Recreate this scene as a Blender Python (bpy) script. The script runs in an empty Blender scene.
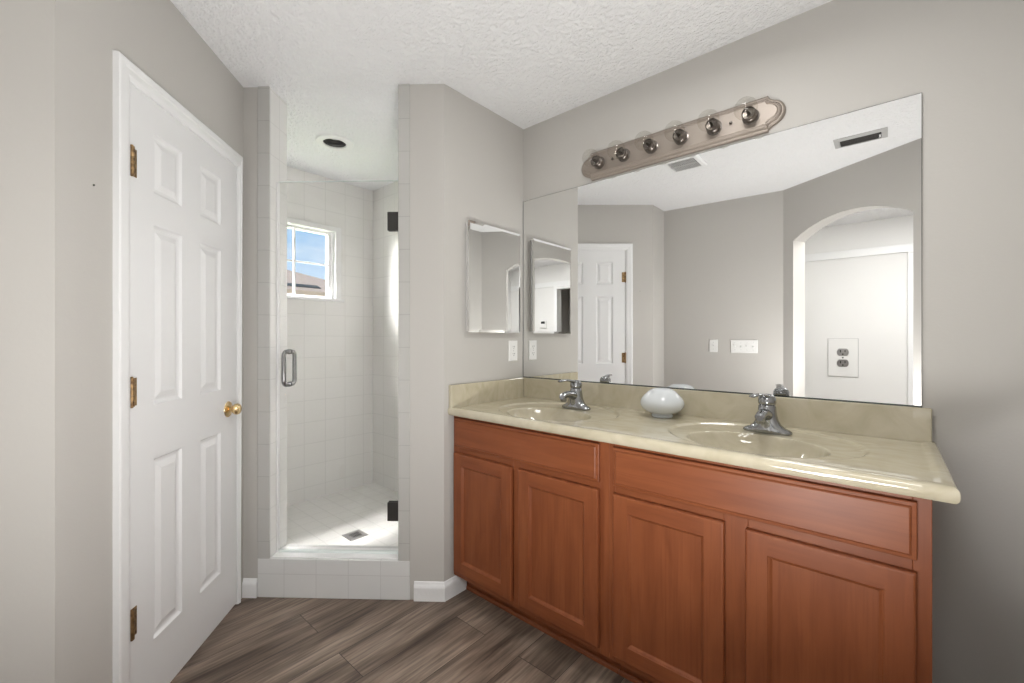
import bpy, math, random
from mathutils import Vector, Matrix

PI = math.pi
random.seed(7)
scene = bpy.context.scene
COL = scene.collection

# ------------------------------------------------------------------ camera, world, sun, area lights, exposure
TH = math.radians(48.8273)
F_PX = 429.858
cam_data = bpy.data.cameras.new('camera')
cam = bpy.data.objects.new('camera', cam_data)
COL.objects.link(cam)
cam.location = (1.57835, -1.90516, 1.23288)
cam.rotation_euler = (PI / 2, 0, PI / 2 - TH)
cam_data.sensor_width = 36.0
cam_data.lens = F_PX / 1024 * 36
cam_data.shift_y = -2.245 / 1024
cam_data.clip_start = 0.01
scene.camera = cam

scene.view_settings.view_transform = 'Standard'
scene.view_settings.look = 'None'
scene.view_settings.gamma = 1.0
scene.view_settings.use_curve_mapping = False
scene.view_settings.exposure = 0.0

w = bpy.data.worlds.new('sky')
scene.world = w
w.use_nodes = True
wn, wl = w.node_tree.nodes, w.node_tree.links
wn.clear()
w_out = wn.new('ShaderNodeOutputWorld')
w_bg = wn.new('ShaderNodeBackground')
w_tc = wn.new('ShaderNodeTexCoord')
w_sep = wn.new('ShaderNodeSeparateXYZ')
w_grad = wn.new('ShaderNodeValToRGB')
w_grad.color_ramp.elements[0].position = 0.0
w_grad.color_ramp.elements[0].color = (0.80, 0.89, 0.97, 1)
w_grad.color_ramp.elements[1].position = 0.30
w_grad.color_ramp.elements[1].color = (0.24, 0.52, 0.86, 1)
w_map = wn.new('ShaderNodeMapping')
w_map.inputs['Scale'].default_value = (3.0, 3.0, 9.0)
w_noise = wn.new('ShaderNodeTexNoise')
w_noise.inputs['Scale'].default_value = 1.6
w_noise.inputs['Detail'].default_value = 6
w_cr = wn.new('ShaderNodeValToRGB')
w_cr.color_ramp.elements[0].position = 0.44
w_cr.color_ramp.elements[0].color = (0, 0, 0, 1)
w_cr.color_ramp.elements[1].position = 0.72
w_cr.color_ramp.elements[1].color = (1, 1, 1, 1)
w_mix = wn.new('ShaderNodeMix')
w_mix.data_type = 'RGBA'
w_mix.inputs['B'].default_value = (0.95, 0.97, 1.0, 1)
wl.new(w_tc.outputs['Generated'], w_sep.inputs[0])
wl.new(w_sep.outputs['Z'], w_grad.inputs[0])
wl.new(w_tc.outputs['Generated'], w_map.inputs['Vector'])
wl.new(w_map.outputs[0], w_noise.inputs['Vector'])
wl.new(w_noise.outputs['Fac'], w_cr.inputs[0])
wl.new(w_cr.outputs['Color'], w_mix.inputs['Factor'])
wl.new(w_grad.outputs['Color'], w_mix.inputs['A'])
wl.new(w_mix.outputs['Result'], w_bg.inputs['Color'])
w_bg.inputs['Strength'].default_value = 1.15
wl.new(w_bg.outputs[0], w_out.inputs[0])


def area_light(name, loc, target, sx, sy, power, color=(1, 0.99, 0.975), spread=180):
    d = bpy.data.lights.new(name, 'AREA')
    d.shape = 'RECTANGLE'
    d.size, d.size_y = sx, sy
    d.energy = power
    d.color = color
    d.spread = math.radians(spread)
    o = bpy.data.objects.new(name, d)
    COL.objects.link(o)
    o.location = loc
    o.rotation_euler = (Vector(target) - Vector(loc)).to_track_quat('-Z', 'Y').to_euler()
    return o


sun_d = bpy.data.lights.new('sun', 'SUN')
sun_d.energy = 2.6
sun_d.angle = 0.01
sun = bpy.data.objects.new('sun', sun_d)
COL.objects.link(sun)
sun.rotation_euler = Vector((-0.55, 0.25, -0.8)).to_track_quat('-Z', 'Y').to_euler()

area_light('bathroom_ceiling_fill', (1.20, -0.72, 2.42), (1.00, -0.95, 0), 0.34, 0.34, 9)  # added fill just under the ceiling, out of view; stands for no fixture
area_light('doorway_up_fill', (1.40, -1.60, 0.60), (0.85, -1.20, 2.44), 0.40, 0.40, 24, spread=180)  # added fill aimed up at the ceiling, kept low and out of view
area_light('bedroom_ceiling_fill', (2.1, -2.45, 2.42), (2.1, -2.5, 0), 1.5, 0.8, 54)  # added unseen fill that brightens the room beyond the arch
area_light('shower_window_side_fill', (-4.4, -2.3, 2.9), (-0.7, -0.2, 1.2), 3.2, 2.6, 2400, (1, 0.98, 0.965))  # added lamp outside, hidden from the camera, boosting daylight through the shower window
area_light('shower_window_top_fill', (-2.75, -0.80, 4.55), (-1.25, -0.60, 0.6), 2.6, 0.9, 4200, (1, 0.98, 0.965))  # added steep lamp outside, above the line of sight, to brighten the shower


# ------------------------------------------------------------------ materials
def mat(name, color, rough=0.5, metal=0.0, spec=0.5):
    m = bpy.data.materials.new(name)
    m.use_nodes = True
    b = m.node_tree.nodes['Principled BSDF']
    b.inputs['Base Color'].default_value = (*color, 1)
    b.inputs['Roughness'].default_value = rough
    b.inputs['Metallic'].default_value = metal
    b.inputs['Specular IOR Level'].default_value = spec
    return m


def nodes_of(m):
    return m.node_tree.nodes, m.node_tree.links, m.node_tree.nodes['Principled BSDF']


def add_bump(m, scale, strength, dist=0.003, detail=3, ramp=None, coord='Object', vscale=(1, 1, 1)):
    n, l, b = nodes_of(m)
    tc = n.new('ShaderNodeTexCoord')
    mp = n.new('ShaderNodeMapping')
    mp.inputs['Scale'].default_value = vscale
    t = n.new('ShaderNodeTexNoise')
    t.inputs['Scale'].default_value = scale
    t.inputs['Detail'].default_value = detail
    l.new(tc.outputs[coord], mp.inputs[0])
    l.new(mp.outputs[0], t.inputs['Vector'])
    src = t.outputs['Fac']
    if ramp:
        r = n.new('ShaderNodeValToRGB')
        r.color_ramp.elements[0].position = ramp[0]
        r.color_ramp.elements[1].position = ramp[1]
        l.new(src, r.inputs[0])
        src = r.outputs['Color']
    bp = n.new('ShaderNodeBump')
    bp.inputs['Strength'].default_value = strength
    bp.inputs['Distance'].default_value = dist
    l.new(src, bp.inputs['Height'])
    l.new(bp.outputs[0], b.inputs['Normal'])
    return m


def noise_color(m, c1, c2, scale, vscale=(1, 1, 1), detail=5, lo=0.3, hi=0.7, dist=0.0, extra=None):
    n, l, b = nodes_of(m)
    tc = n.new('ShaderNodeTexCoord')
    mp = n.new('ShaderNodeMapping')
    mp.inputs['Scale'].default_value = vscale
    t = n.new('ShaderNodeTexNoise')
    t.inputs['Scale'].default_value = scale
    t.inputs['Detail'].default_value = detail
    t.inputs['Distortion'].default_value = dist
    r = n.new('ShaderNodeValToRGB')
    r.color_ramp.elements[0].position = lo
    r.color_ramp.elements[0].color = (*c1, 1)
    r.color_ramp.elements[1].position = hi
    r.color_ramp.elements[1].color = (*c2, 1)
    l.new(tc.outputs['Object'], mp.inputs[0])
    l.new(mp.outputs[0], t.inputs['Vector'])
    l.new(t.outputs['Fac'], r.inputs[0])
    src = r.outputs['Color']
    if extra:
        (e1, sc2, vs2, amt, lo2, hi2) = extra
        mp2 = n.new('ShaderNodeMapping')
        mp2.inputs['Scale'].default_value = vs2
        t2 = n.new('ShaderNodeTexNoise')
        t2.inputs['Scale'].default_value = sc2
        t2.inputs['Detail'].default_value = 4
        r2 = n.new('ShaderNodeValToRGB')
        r2.color_ramp.elements[0].position = lo2
        r2.color_ramp.elements[0].color = (0, 0, 0, 1)
        r2.color_ramp.elements[1].position = hi2
        r2.color_ramp.elements[1].color = (amt, amt, amt, 1)
        mx = n.new('ShaderNodeMix')
        mx.data_type = 'RGBA'
        mx.inputs['B'].default_value = (*e1, 1)
        l.new(tc.outputs['Object'], mp2.inputs[0])
        l.new(mp2.outputs[0], t2.inputs['Vector'])
        l.new(t2.outputs['Fac'], r2.inputs[0])
        l.new(r2.outputs['Color'], mx.inputs['Factor'])
        l.new(src, mx.inputs['A'])
        src = mx.outputs['Result']
    l.new(src, b.inputs['Base Color'])
    return m


def tile_mat(name, u, v, pitch_u, pitch_v, off_u=0.0, off_v=0.0, tile=(0.84, 0.828, 0.81), grout=(0.69, 0.68, 0.66), mortar=0.0035, rough=0.22):
    """grid of square ceramic tiles; u, v name the object axes that span the face"""
    m = mat(name, tile, rough)
    n, l, b = nodes_of(m)
    tc = n.new('ShaderNodeTexCoord')
    sp = n.new('ShaderNodeSeparateXYZ')
    l.new(tc.outputs['Object'], sp.inputs[0])
    cb = n.new('ShaderNodeCombineXYZ')
    for ax, off, k in ((u, off_u, 0), (v, off_v, 1)):
        a = n.new('ShaderNodeMath')
        a.operation = 'SUBTRACT'
        a.inputs[1].default_value = off - 50 * (pitch_u if k == 0 else pitch_v)
        l.new(sp.outputs[ax], a.inputs[0])
        l.new(a.outputs[0], cb.inputs[k])
    bt = n.new('ShaderNodeTexBrick')
    bt.offset = 0.0
    bt.squash = 1.0
    bt.inputs['Color1'].default_value = (*tile, 1)
    bt.inputs['Color2'].default_value = (tile[0] * 0.985, tile[1] * 0.985, tile[2] * 0.98, 1)
    bt.inputs['Mortar'].default_value = (*grout, 1)
    bt.inputs['Scale'].default_value = 1.0
    bt.inputs['Mortar Size'].default_value = mortar / 2
    bt.inputs['Mortar Smooth'].default_value = 0.3
    bt.inputs['Brick Width'].default_value = pitch_u
    bt.inputs['Row Height'].default_value = pitch_v
    l.new(cb.outputs[0], bt.inputs['Vector'])
    l.new(bt.outputs['Color'], b.inputs['Base Color'])
    bp = n.new('ShaderNodeBump')
    bp.invert = True
    bp.inputs['Strength'].default_value = 0.25
    bp.inputs['Distance'].default_value = 0.002
    l.new(bt.outputs['Fac'], bp.inputs['Height'])
    l.new(bp.outputs[0], b.inputs['Normal'])
    return m


def glass_mat(name, tint, edge=0.6):
    m = bpy.data.materials.new(name)
    m.use_nodes = True
    n, l = m.node_tree.nodes, m.node_tree.links
    n.clear()
    out = n.new('ShaderNodeOutputMaterial')
    tr = n.new('ShaderNodeBsdfTransparent')
    tr.inputs[0].default_value = (*tint, 1)
    gl = n.new('ShaderNodeBsdfGlossy')
    gl.inputs['Roughness'].default_value = 0.02
    lw = n.new('ShaderNodeLayerWeight')
    lw.inputs['Blend'].default_value = 0.5
    pw = n.new('ShaderNodeMath')
    pw.operation = 'POWER'
    pw.inputs[1].default_value = 5.0
    l.new(lw.outputs['Facing'], pw.inputs[0])
    fr = n.new('ShaderNodeMath')
    fr.operation = 'MULTIPLY_ADD'
    fr.inputs[1].default_value = edge
    fr.inputs[2].default_value = 0.03
    l.new(pw.outputs[0], fr.inputs[0])
    mx = n.new('ShaderNodeMixShader')
    l.new(fr.outputs[0], mx.inputs[0])
    l.new(tr.outputs[0], mx.inputs[1])
    l.new(gl.outputs[0], mx.inputs[2])
    l.new(mx.outputs[0], out.inputs[0])
    return m


PAINT = (0.520, 0.504, 0.477)
M = {}
M['wall'] = add_bump(mat('greige_wall_paint', PAINT, 0.7, spec=0.25), 130, 0.22, 0.002)
M['pale'] = add_bump(mat('pale_room_paint', (0.78, 0.776, 0.766), 0.7, spec=0.25), 130, 0.15, 0.002)
M['ceil'] = add_bump(mat('knockdown_ceiling', (0.88, 0.885, 0.895), 0.85, spec=0.1), 58, 0.65, 0.008, 4, (0.40, 0.66))
M['trim'] = mat('white_trim_paint', (0.82, 0.825, 0.83), 0.35)
M['rough_trim'] = add_bump(mat('lumpy_white_trim_paint', (0.82, 0.825, 0.83), 0.4), 60, 0.3, 0.004)
M['door'] = add_bump(mat('white_door_paint', (0.80, 0.805, 0.81), 0.38), 60, 0.10, 0.001, 5, None, 'Object', (6, 6, 0.4))
M['greydoor'] = mat('grey_door_paint', (0.42, 0.425, 0.43), 0.45)
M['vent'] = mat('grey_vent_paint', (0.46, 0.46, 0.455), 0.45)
M['white'] = mat('white_plastic', (0.80, 0.80, 0.785), 0.35)
M['vinyl'] = mat('white_vinyl', (0.86, 0.86, 0.86), 0.35)
M['dark'] = mat('dark_void', (0.015, 0.015, 0.016), 0.6)
M['darkgrey'] = mat('dark_grey_metal', (0.07, 0.068, 0.065), 0.4, 0.6)
M['chrome'] = mat('chrome', (0.35, 0.36, 0.37), 0.06, 1.0)
M['steel'] = mat('brushed_steel', (0.42, 0.42, 0.42), 0.35, 1.0)
M['handle'] = mat('satin_steel_handle', (0.26, 0.26, 0.26), 0.25, 1.0)
M['nickel'] = add_bump(mat('brushed_nickel', (0.43, 0.38, 0.338), 0.58, 1.0), 200, 0.08, 0.0005)
M['socket'] = mat('dark_nickel_socket', (0.19, 0.17, 0.155), 0.30, 1.0)
M['brass'] = mat('polished_brass', (0.80, 0.60, 0.33), 0.15, 1.0)
M['antique'] = noise_color(mat('antique_brass', (0.3, 0.2, 0.1), 0.4, 0.9), (0.12, 0.07, 0.035), (0.48, 0.32, 0.16), 70)
M['mirror'] = mat('mirror_silver', (0.90, 0.905, 0.90), 0.0, 1.0)
M['mirror_edge'] = mat('mirror_edge', (0.10, 0.115, 0.11), 0.2, 0.6)
M['shower_glass'] = glass_mat('clear_shower_glass', (0.992, 0.994, 0.990))
M['glass_edge'] = mat('polished_glass_edge', (0.80, 0.86, 0.84), 0.15)
M['pane'] = glass_mat('window_glass', (0.99, 0.99, 0.99))
M['bulb'] = glass_mat('clear_bulb_glass', (0.95, 0.945, 0.93), 0.35)
M['milk'] = mat('milk_glass', (0.66, 0.69, 0.71), 0.12)
M['curb_tile'] = tile_mat('curb_tile', 'X', 'Z', 0.155, 0.5, 0.046, 0.113, (0.70, 0.705, 0.70), (0.60, 0.60, 0.595))
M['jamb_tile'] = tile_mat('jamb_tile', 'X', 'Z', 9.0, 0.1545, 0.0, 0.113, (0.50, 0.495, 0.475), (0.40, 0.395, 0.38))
M['jamb_inner_tile'] = tile_mat('jamb_inner_tile', 'Y', 'Z', 0.0775, 0.1545, 0.002, 0.113, (0.80, 0.795, 0.78), (0.68, 0.675, 0.66))
M['tile_x'] = tile_mat('shower_wall_tile_x', 'Y', 'Z', 0.1545, 0.156, -0.101, 0.009)
M['tile_y'] = tile_mat('shower_wall_tile_y', 'X', 'Z', 0.1545, 0.156, -1.577, 0.009)
M['tile_floor'] = tile_mat('shower_floor_tile', 'X', 'Y', 0.1085, 0.1085, -0.861, -0.651, (0.87, 0.86, 0.84), (0.70, 0.69, 0.67), 0.004)
M['marble'] = noise_color(mat('cultured_marble', (0.6, 0.54, 0.38), 0.03, spec=0.85), (0.470, 0.420, 0.300), (0.560, 0.512, 0.390), 7, (1, 1.6, 1), 7, 0.30, 0.66, 2.2,
                          ((0.60, 0.555, 0.435), 3.2, (1, 2, 1), 0.6, 0.50, 0.70))
M['stucco'] = mat('house_stucco', (0.55, 0.48, 0.40), 0.9)
M['shingle'] = noise_color(mat('brown_shingles', (0.3, 0.24, 0.2), 0.9), (0.43, 0.305, 0.235), (0.54, 0.40, 0.32), 6, (3, 3, 3))
M['lawn'] = noise_color(mat('lawn', (0.1, 0.16, 0.05), 0.95), (0.07, 0.12, 0.03), (0.14, 0.2, 0.07), 3)


def wood(name, vs, streak):
    m = mat(name, (0.30, 0.08, 0.03), 0.42, spec=0.35)
    noise_color(m, (0.195, 0.053, 0.0180), (0.270, 0.084, 0.0305), 9, vs, 6, 0.28, 0.72, 0.6,
                ((0.150, 0.033, 0.0110), 30, streak, 0.45, 0.52, 0.78))
    return m


M['wood_v'] = wood('cherry_wood_vertical', (2.4, 2.4, 0.35), (4.0, 4.0, 0.12))
M['wood_h'] = wood('cherry_wood_horizontal', (0.35, 2.4, 2.4), (0.12, 4.0, 4.0))


def floor_mat():
    m = mat('vinyl_plank_floor', (0.15, 0.11, 0.09), 0.42, spec=0.35)
    n, l, b = nodes_of(m)
    tc = n.new('ShaderNodeTexCoord')
    sp = n.new('ShaderNodeSeparateXYZ')
    l.new(tc.outputs['Object'], sp.inputs[0])
    cb = n.new('ShaderNodeCombineXYZ')
    ay = n.new('ShaderNodeMath')
    ay.operation = 'ADD'
    ay.inputs[1].default_value = 20.15
    ax = n.new('ShaderNodeMath')
    ax.operation = 'ADD'
    ax.inputs[1].default_value = 18.045
    l.new(sp.outputs['Y'], ay.inputs[0])
    l.new(sp.outputs['X'], ax.inputs[0])
    l.new(ay.outputs[0], cb.inputs[0])
    l.new(ax.outputs[0], cb.inputs[1])
    bt = n.new('ShaderNodeTexBrick')
    bt.offset = 0.37
    bt.inputs['Color1'].default_value = (0, 0, 0, 1)
    bt.inputs['Color2'].default_value = (1, 1, 1, 1)
    bt.inputs['Mortar'].default_value = (0.5, 0.5, 0.5, 1)
    bt.inputs['Scale'].default_value = 1
    bt.inputs['Mortar Size'].default_value = 0.0012
    bt.inputs['Brick Width'].default_value = 1.22
    bt.inputs['Row Height'].default_value = 0.18
    l.new(cb.outputs[0], bt.inputs['Vector'])
    # streaks, shifted from plank to plank
    off = n.new('ShaderNodeCombineXYZ')
    mu = n.new('ShaderNodeMath')
    mu.operation = 'MULTIPLY'
    mu.inputs[1].default_value = 37.0
    l.new(bt.outputs['Color'], mu.inputs[0])
    l.new(mu.outputs[0], off.inputs[2])
    va = n.new('ShaderNodeVectorMath')
    va.operation = 'ADD'
    l.new(tc.outputs['Object'], va.inputs[0])
    l.new(off.outputs[0], va.inputs[1])
    def streak(vs, sc, detail, dist):
        mp = n.new('ShaderNodeMapping')
        mp.inputs['Scale'].default_value = vs
        t = n.new('ShaderNodeTexNoise')
        t.inputs['Scale'].default_value = sc
        t.inputs['Detail'].default_value = detail
        t.inputs['Distortion'].default_value = dist
        l.new(va.outputs[0], mp.inputs[0])
        l.new(mp.outputs[0], t.inputs['Vector'])
        return t.outputs['Fac']
    s1 = streak((3.6, 0.55, 1), 3.0, 5, 0.5)
    s2 = streak((22, 1.1, 1), 4.0, 4, 0.3)
    r1 = n.new('ShaderNodeValToRGB')
    r1.color_ramp.elements[0].position = 0.30
    r1.color_ramp.elements[0].color = (0.074, 0.052, 0.039, 1)
    r1.color_ramp.elements[1].position = 0.66
    r1.color_ramp.elements[1].color = (0.300, 0.234, 0.184, 1)
    e = r1.color_ramp.elements.new(0.50)
    e.color = (0.198, 0.148, 0.114, 1)
    l.new(s1, r1.inputs[0])
    r2 = n.new('ShaderNodeValToRGB')
    r2.color_ramp.elements[0].position = 0.35
    r2.color_ramp.elements[0].color = (0.62, 0.62, 0.62, 1)
    r2.color_ramp.elements[1].position = 0.65
    r2.color_ramp.elements[1].color = (1.2, 1.2, 1.2, 1)
    l.new(s2, r2.inputs[0])
    mx = n.new('ShaderNodeMix')
    mx.data_type = 'RGBA'
    mx.blend_type = 'MULTIPLY'
    mx.inputs['Factor'].default_value = 1
    l.new(r1.outputs['Color'], mx.inputs['A'])
    l.new(r2.outputs['Color'], mx.inputs['B'])
    mj = n.new('ShaderNodeMix')
    mj.data_type = 'RGBA'
    mj.inputs['B'].default_value = (0.03, 0.022, 0.018, 1)
    l.new(bt.outputs['Fac'], mj.inputs['Factor'])
    l.new(mx.outputs['Result'], mj.inputs['A'])
    l.new(mj.outputs['Result'], b.inputs['Base Color'])
    return m


M['floor'] = floor_mat()


# ------------------------------------------------------------------ mesh helpers
class MB:
    def __init__(s):
        s.v, s.f, s.m = [], [], []

    def face(s, idx, m=0):
        s.f.append(idx)
        s.m.append(m)

    def pts(s, ps):
        k = len(s.v)
        s.v += [tuple(p) for p in ps]
        return list(range(k, k + len(ps)))

    def box(s, x0, x1, y0, y1, z0, z1, m=0):
        a = s.pts([(x, y, z) for z in (z0, z1) for y in (y0, y1) for x in (x0, x1)])
        for q in ((0, 2, 3, 1), (4, 5, 7, 6), (0, 1, 5, 4), (2, 6, 7, 3), (0, 4, 6, 2), (1, 3, 7, 5)):
            s.face([a[i] for i in q], m)
        return s

    def loft(s, rings, closed=True, cap0=True, cap1=True, m=0):
        ids = [s.pts(r) for r in rings]
        n = len(ids[0])
        for a, b in zip(ids, ids[1:]):
            for i in range(n if closed else n - 1):
                j = (i + 1) % n
                s.face([a[i], a[j], b[j], b[i]], m)
        if cap0:
            s.face(list(reversed(ids[0])), m)
        if cap1:
            s.face(ids[-1], m)
        return ids

    def prism(s, poly, c0, c1, fn, m=0):
        s.loft([[fn(a, b, c0) for a, b in poly], [fn(a, b, c1) for a, b in poly]], m=m)
        return s

    def rect_profile(s, a0, a1, b0, b1, prof, fn, m=0, cap=True, mcap=None):
        """mitred profile round a rectangle; prof = [(inset, height)...]"""
        rings = []
        for ins, h in prof:
            rings.append([fn(a0 + ins, b0 + ins, h), fn(a1 - ins, b0 + ins, h), fn(a1 - ins, b1 - ins, h), fn(a0 + ins, b1 - ins, h)])
        ids = s.loft(rings, cap0=False, cap1=False, m=m)
        if cap:
            s.face(ids[-1], m if mcap is None else mcap)
        return s

    def lathe(s, prof, seg=32, fn=None, m=0, cap0=False, cap1=False):
        fn = fn or (lambda x, y, z: (x, y, z))
        rings = [[fn(r * math.cos(2 * PI * k / seg), r * math.sin(2 * PI * k / seg), z) for k in range(seg)] for r, z in prof]
        s.loft(rings, cap0=cap0, cap1=cap1, m=m)
        return s

    def tube(s, path, rad, seg=12, m=0):
        path = [Vector(p) for p in path]
        rads = rad if isinstance(rad, (list, tuple)) else [rad] * len(path)
        rings = []
        nrm = None
        for i, p in enumerate(path):
            t = (path[min(i + 1, len(path) - 1)] - path[max(i - 1, 0)]).normalized()
            if nrm is None:
                ref = Vector((0, 0, 1)) if abs(t.z) < 0.9 else Vector((1, 0, 0))
                nrm = t.cross(ref).normalized()
            nrm = (nrm - t * nrm.dot(t)).normalized()
            bn = t.cross(nrm)
            rings.append([p + (nrm * math.cos(2 * PI * k / seg) + bn * math.sin(2 * PI * k / seg)) * rads[i] for k in range(seg)])
        s.loft(rings, m=m)
        return s

    def build(s, name, mats, parent=None, loc=None, rotz=None, bevel=0.0, smooth=True, bseg=2):
        me = bpy.data.meshes.new(name)
        me.from_pydata(s.v, [], s.f)
        mats = mats if isinstance(mats, (list, tuple)) else [mats]
        for x in mats:
            me.materials.append(x)
        me.polygons.foreach_set('material_index', s.m)
        import bmesh
        bm = bmesh.new()
        bm.from_mesh(me)
        bmesh.ops.recalc_face_normals(bm, faces=bm.faces)
        bm.to_mesh(me)
        bm.free()
        if smooth:
            me.polygons.foreach_set('use_smooth', [True] * len(me.polygons))
            me.set_sharp_from_angle(angle=math.radians(32))
        me.update()
        o = bpy.data.objects.new(name, me)
        COL.objects.link(o)
        if parent:
            o.parent = parent
        if loc is not None:
            o.location = loc
        if rotz is not None:
            o.rotation_euler = (0, 0, rotz)
        if bevel:
            b = o.modifiers.new('bevel', 'BEVEL')
            b.width = bevel
            b.segments = bseg
            b.limit_method = 'ANGLE'
        return o


def struct(o, label=None):
    o['kind'] = 'structure'
    if label:
        o['label'] = label
    return o


def tag(o, label, cat, group=None):
    o['label'] = label
    o['category'] = cat
    if group:
        o['group'] = group
    return o


def empty(name, loc=(0, 0, 0), rotz=0.0):
    o = bpy.data.objects.new(name, None)
    o.empty_display_size = 0.05
    COL.objects.link(o)
    o.location = loc
    o.rotation_euler = (0, 0, rotz)
    return o


def copy_thing(o, parent=None):
    c = o.copy()
    COL.objects.link(c)
    c.parent = parent
    for ch in list(o.children):
        copy_thing(ch, c)
    return c


def box_obj(name, x0, x1, y0, y1, z0, z1, m, parent=None, bevel=0.0):
    return MB().box(x0, x1, y0, y1, z0, z1).build(name, m, parent, bevel=bevel, smooth=False)


# ------------------------------------------------------------------ plan of the room (metres; origin at the corner behind the left basin)
H = 2.44
END = 0.5876                       # the end wall runs from (0,0) to (0,-END)
P1 = Vector((-0.748, -1.2013))     # closet door wall meets shower front
P2 = Vector((-0.0115, -1.8476))
P3 = Vector((-0.0129, -2.1032))
P4 = Vector((0.9395, -2.1764))
P5 = Vector((1.93, -1.5293))
SX, SY = -1.5765, -0.0171          # back corner of the shower
SHL = -1.15                        # left wall of the shower
SZ = 0.069                         # shower floor
FAR_Y = -3.82


class Wall:
    def __init__(s, a, b):
        s.a, s.b = Vector(a), Vector(b)
        d = s.b - s.a
        s.len = d.length
        s.ang = math.atan2(d.y, d.x)
        s.loc = (s.a.x, s.a.y, 0)


WD = Wall(P1, P2)                  # local +y points into the room
WS = Wall(P1, (0, -END))           # local +y points into the shower
WO = Wall(P3, P4)
WA = Wall(P4, P5)

XZ = lambda a, b, c: (a, c, b)     # outline in x,z extruded along y

# floor and ceiling
struct(box_obj('floor', -1.0, 3.7, -5.4, 0.15, -0.12, 0.0, M['floor']))
mb = MB()
cx0, cx1, cy0, cy1 = -1.038, -0.902, -0.708, -0.572      # hole for the can light in the shower ceiling
mb.box(-1.75, cx0, -5.4, 0.15, H, H + 0.12)
mb.box(cx1, 3.7, -5.4, 0.15, H, H + 0.12)
mb.box(cx0, cx1, -5.4, cy0, H, H + 0.12)
mb.box(cx0, cx1, cy1, 0.15, H, H + 0.12)
struct(mb.build('ceiling', M['ceil'], smooth=False))
struct(box_obj('ground', -40, 20, -40, 40, -0.55, -0.40, M['lawn']))

# walls
struct(box_obj('wall_vanity', 0.0, 2.05, 0.0, 0.12, 0, H, M['wall']))
struct(box_obj('wall_right', 1.93, 2.05, P5.y, 0.0, 0, H, M['wall']))
struct(box_obj('wall_return', P2.x - 0.10, P2.x, P3.y - 0.1, P2.y, 0, H, M['wall']))
struct(MB().box(0, WO.len, -0.1, 0, 0, H).build('wall_opposite', M['wall'], loc=WO.loc, rotz=WO.ang, smooth=False))

# closet door wall with its opening
D0, D1, DTOP = 0.050, 0.750, 2.043
ol = [(0, 0), (D0, 0), (D0, DTOP), (D1, DTOP), (D1, 0), (WD.len, 0), (WD.len, H), (0, H)]
struct(MB().prism(ol, 0, -0.11, XZ).build('wall_closet', M['wall'], loc=WD.loc, rotz=WD.ang, smooth=False))

# arch wall
ARCH_L = 0.0892
ARCH_R = 0.902
SPRING, RISE = 2.010, 0.122
wdt = ARCH_R - ARCH_L
R_arc = (wdt * wdt / 4 + RISE * RISE) / (2 * RISE)
mid = (ARCH_L + ARCH_R) / 2
arc = []
half = math.asin(wdt / 2 / R_arc)
for k in range(33):
    t = -half + 2 * half * k / 32
    arc.append((mid + R_arc * math.sin(t), SPRING + RISE - R_arc + R_arc * math.cos(t)))
ol = [(0, 0), (ARCH_L, 0)] + arc + [(ARCH_R, 0), (WA.len, 0), (WA.len, H), (0, H)]
struct(MB().prism(ol, 0, -0.12, XZ).build('wall_arch', M['wall'], loc=WA.loc, rotz=WA.ang, smooth=False))

# the pale room beyond the arch
DX0, DX1, DT2 = 1.78, 2.51, 2.045
ol = [(-0.35, 0), (DX0, 0), (DX0, DT2), (DX1, DT2), (DX1, 0), (3.6, 0), (3.6, H), (-0.35, H)]
struct(MB().prism(ol, FAR_Y, FAR_Y - 0.12, XZ).build('wall_far', M['pale'], smooth=False))
struct(box_obj('wall_far_left', -0.45, -0.35, FAR_Y, P3.y - 0.1, 0, H, M['pale']))
struct(box_obj('wall_far_right', 3.5, 3.6, FAR_Y, P5.y, 0, H, M['pale']))
struct(box_obj('wall_far_front', 2.05, 3.6, P5.y, P5.y + 0.1, 0, H, M['pale']))
struct(box_obj('wall_hall_left', 1.3, 1.4, -5.2, FAR_Y - 0.12, 0, H, M['wall']))
struct(box_obj('wall_hall_right', 2.9, 3.0, -5.2, FAR_Y - 0.12, 0, H, M['wall']))
struct(box_obj('wall_hall_back', 1.3, 3.0, -5.3, -5.2, 0, H, M['wall']))
struct(MB().box(-0.35, 3.5, FAR_Y, FAR_Y + 0.018, 2.085, 2.165).build('trim_5', M['trim'], smooth=False, bevel=0.003), 'white horizontal rail on the far wall seen through the arch')

# end wall block between the vanity corner and the shower opening (footprint)
RJ = 0.750                          # right jamb position along the shower front
ca, sa = math.cos(WS.ang), math.sin(WS.ang)


def ws(x, y):
    return (P1.x + x * ca - y * sa, P1.y + x * sa + y * ca)


xy = lambda a, b, c: (a, b, c)
foot = [(0.0, 0.0), (0.0, -END), ws(RJ + 0.002, 0), ws(RJ + 0.002, 0.14), (-0.115, ws(RJ, 0.14)[1] + 0.10), (-0.115, 0.0)]
struct(MB().prism(foot, 0, H, xy).build('wall_end', M['wall'], smooth=False))
# inner tiled face of that block, towards the shower
struct(box_obj('wall_shower_end', -0.123, -0.115, foot[4][1], SY, SZ, H, M['tile_x']))
struct(box_obj('wall_shower_right', SX - 0.12, -0.03, SY, 0.12, 0, H, M['tile_y']))
struct(box_obj('wall_shower_left', SX, ws(0.03, 0.14)[0], SHL - 0.1, SHL, 0, H, M['tile_y']))
# left jamb block of the shower front
LJ = 0.130
struct(MB().box(0.0, LJ - 0.006, 0.0, 0.14, 0, H).build('wall_shower_front', M['wall'], loc=WS.loc, rotz=WS.ang, smooth=False))
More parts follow.
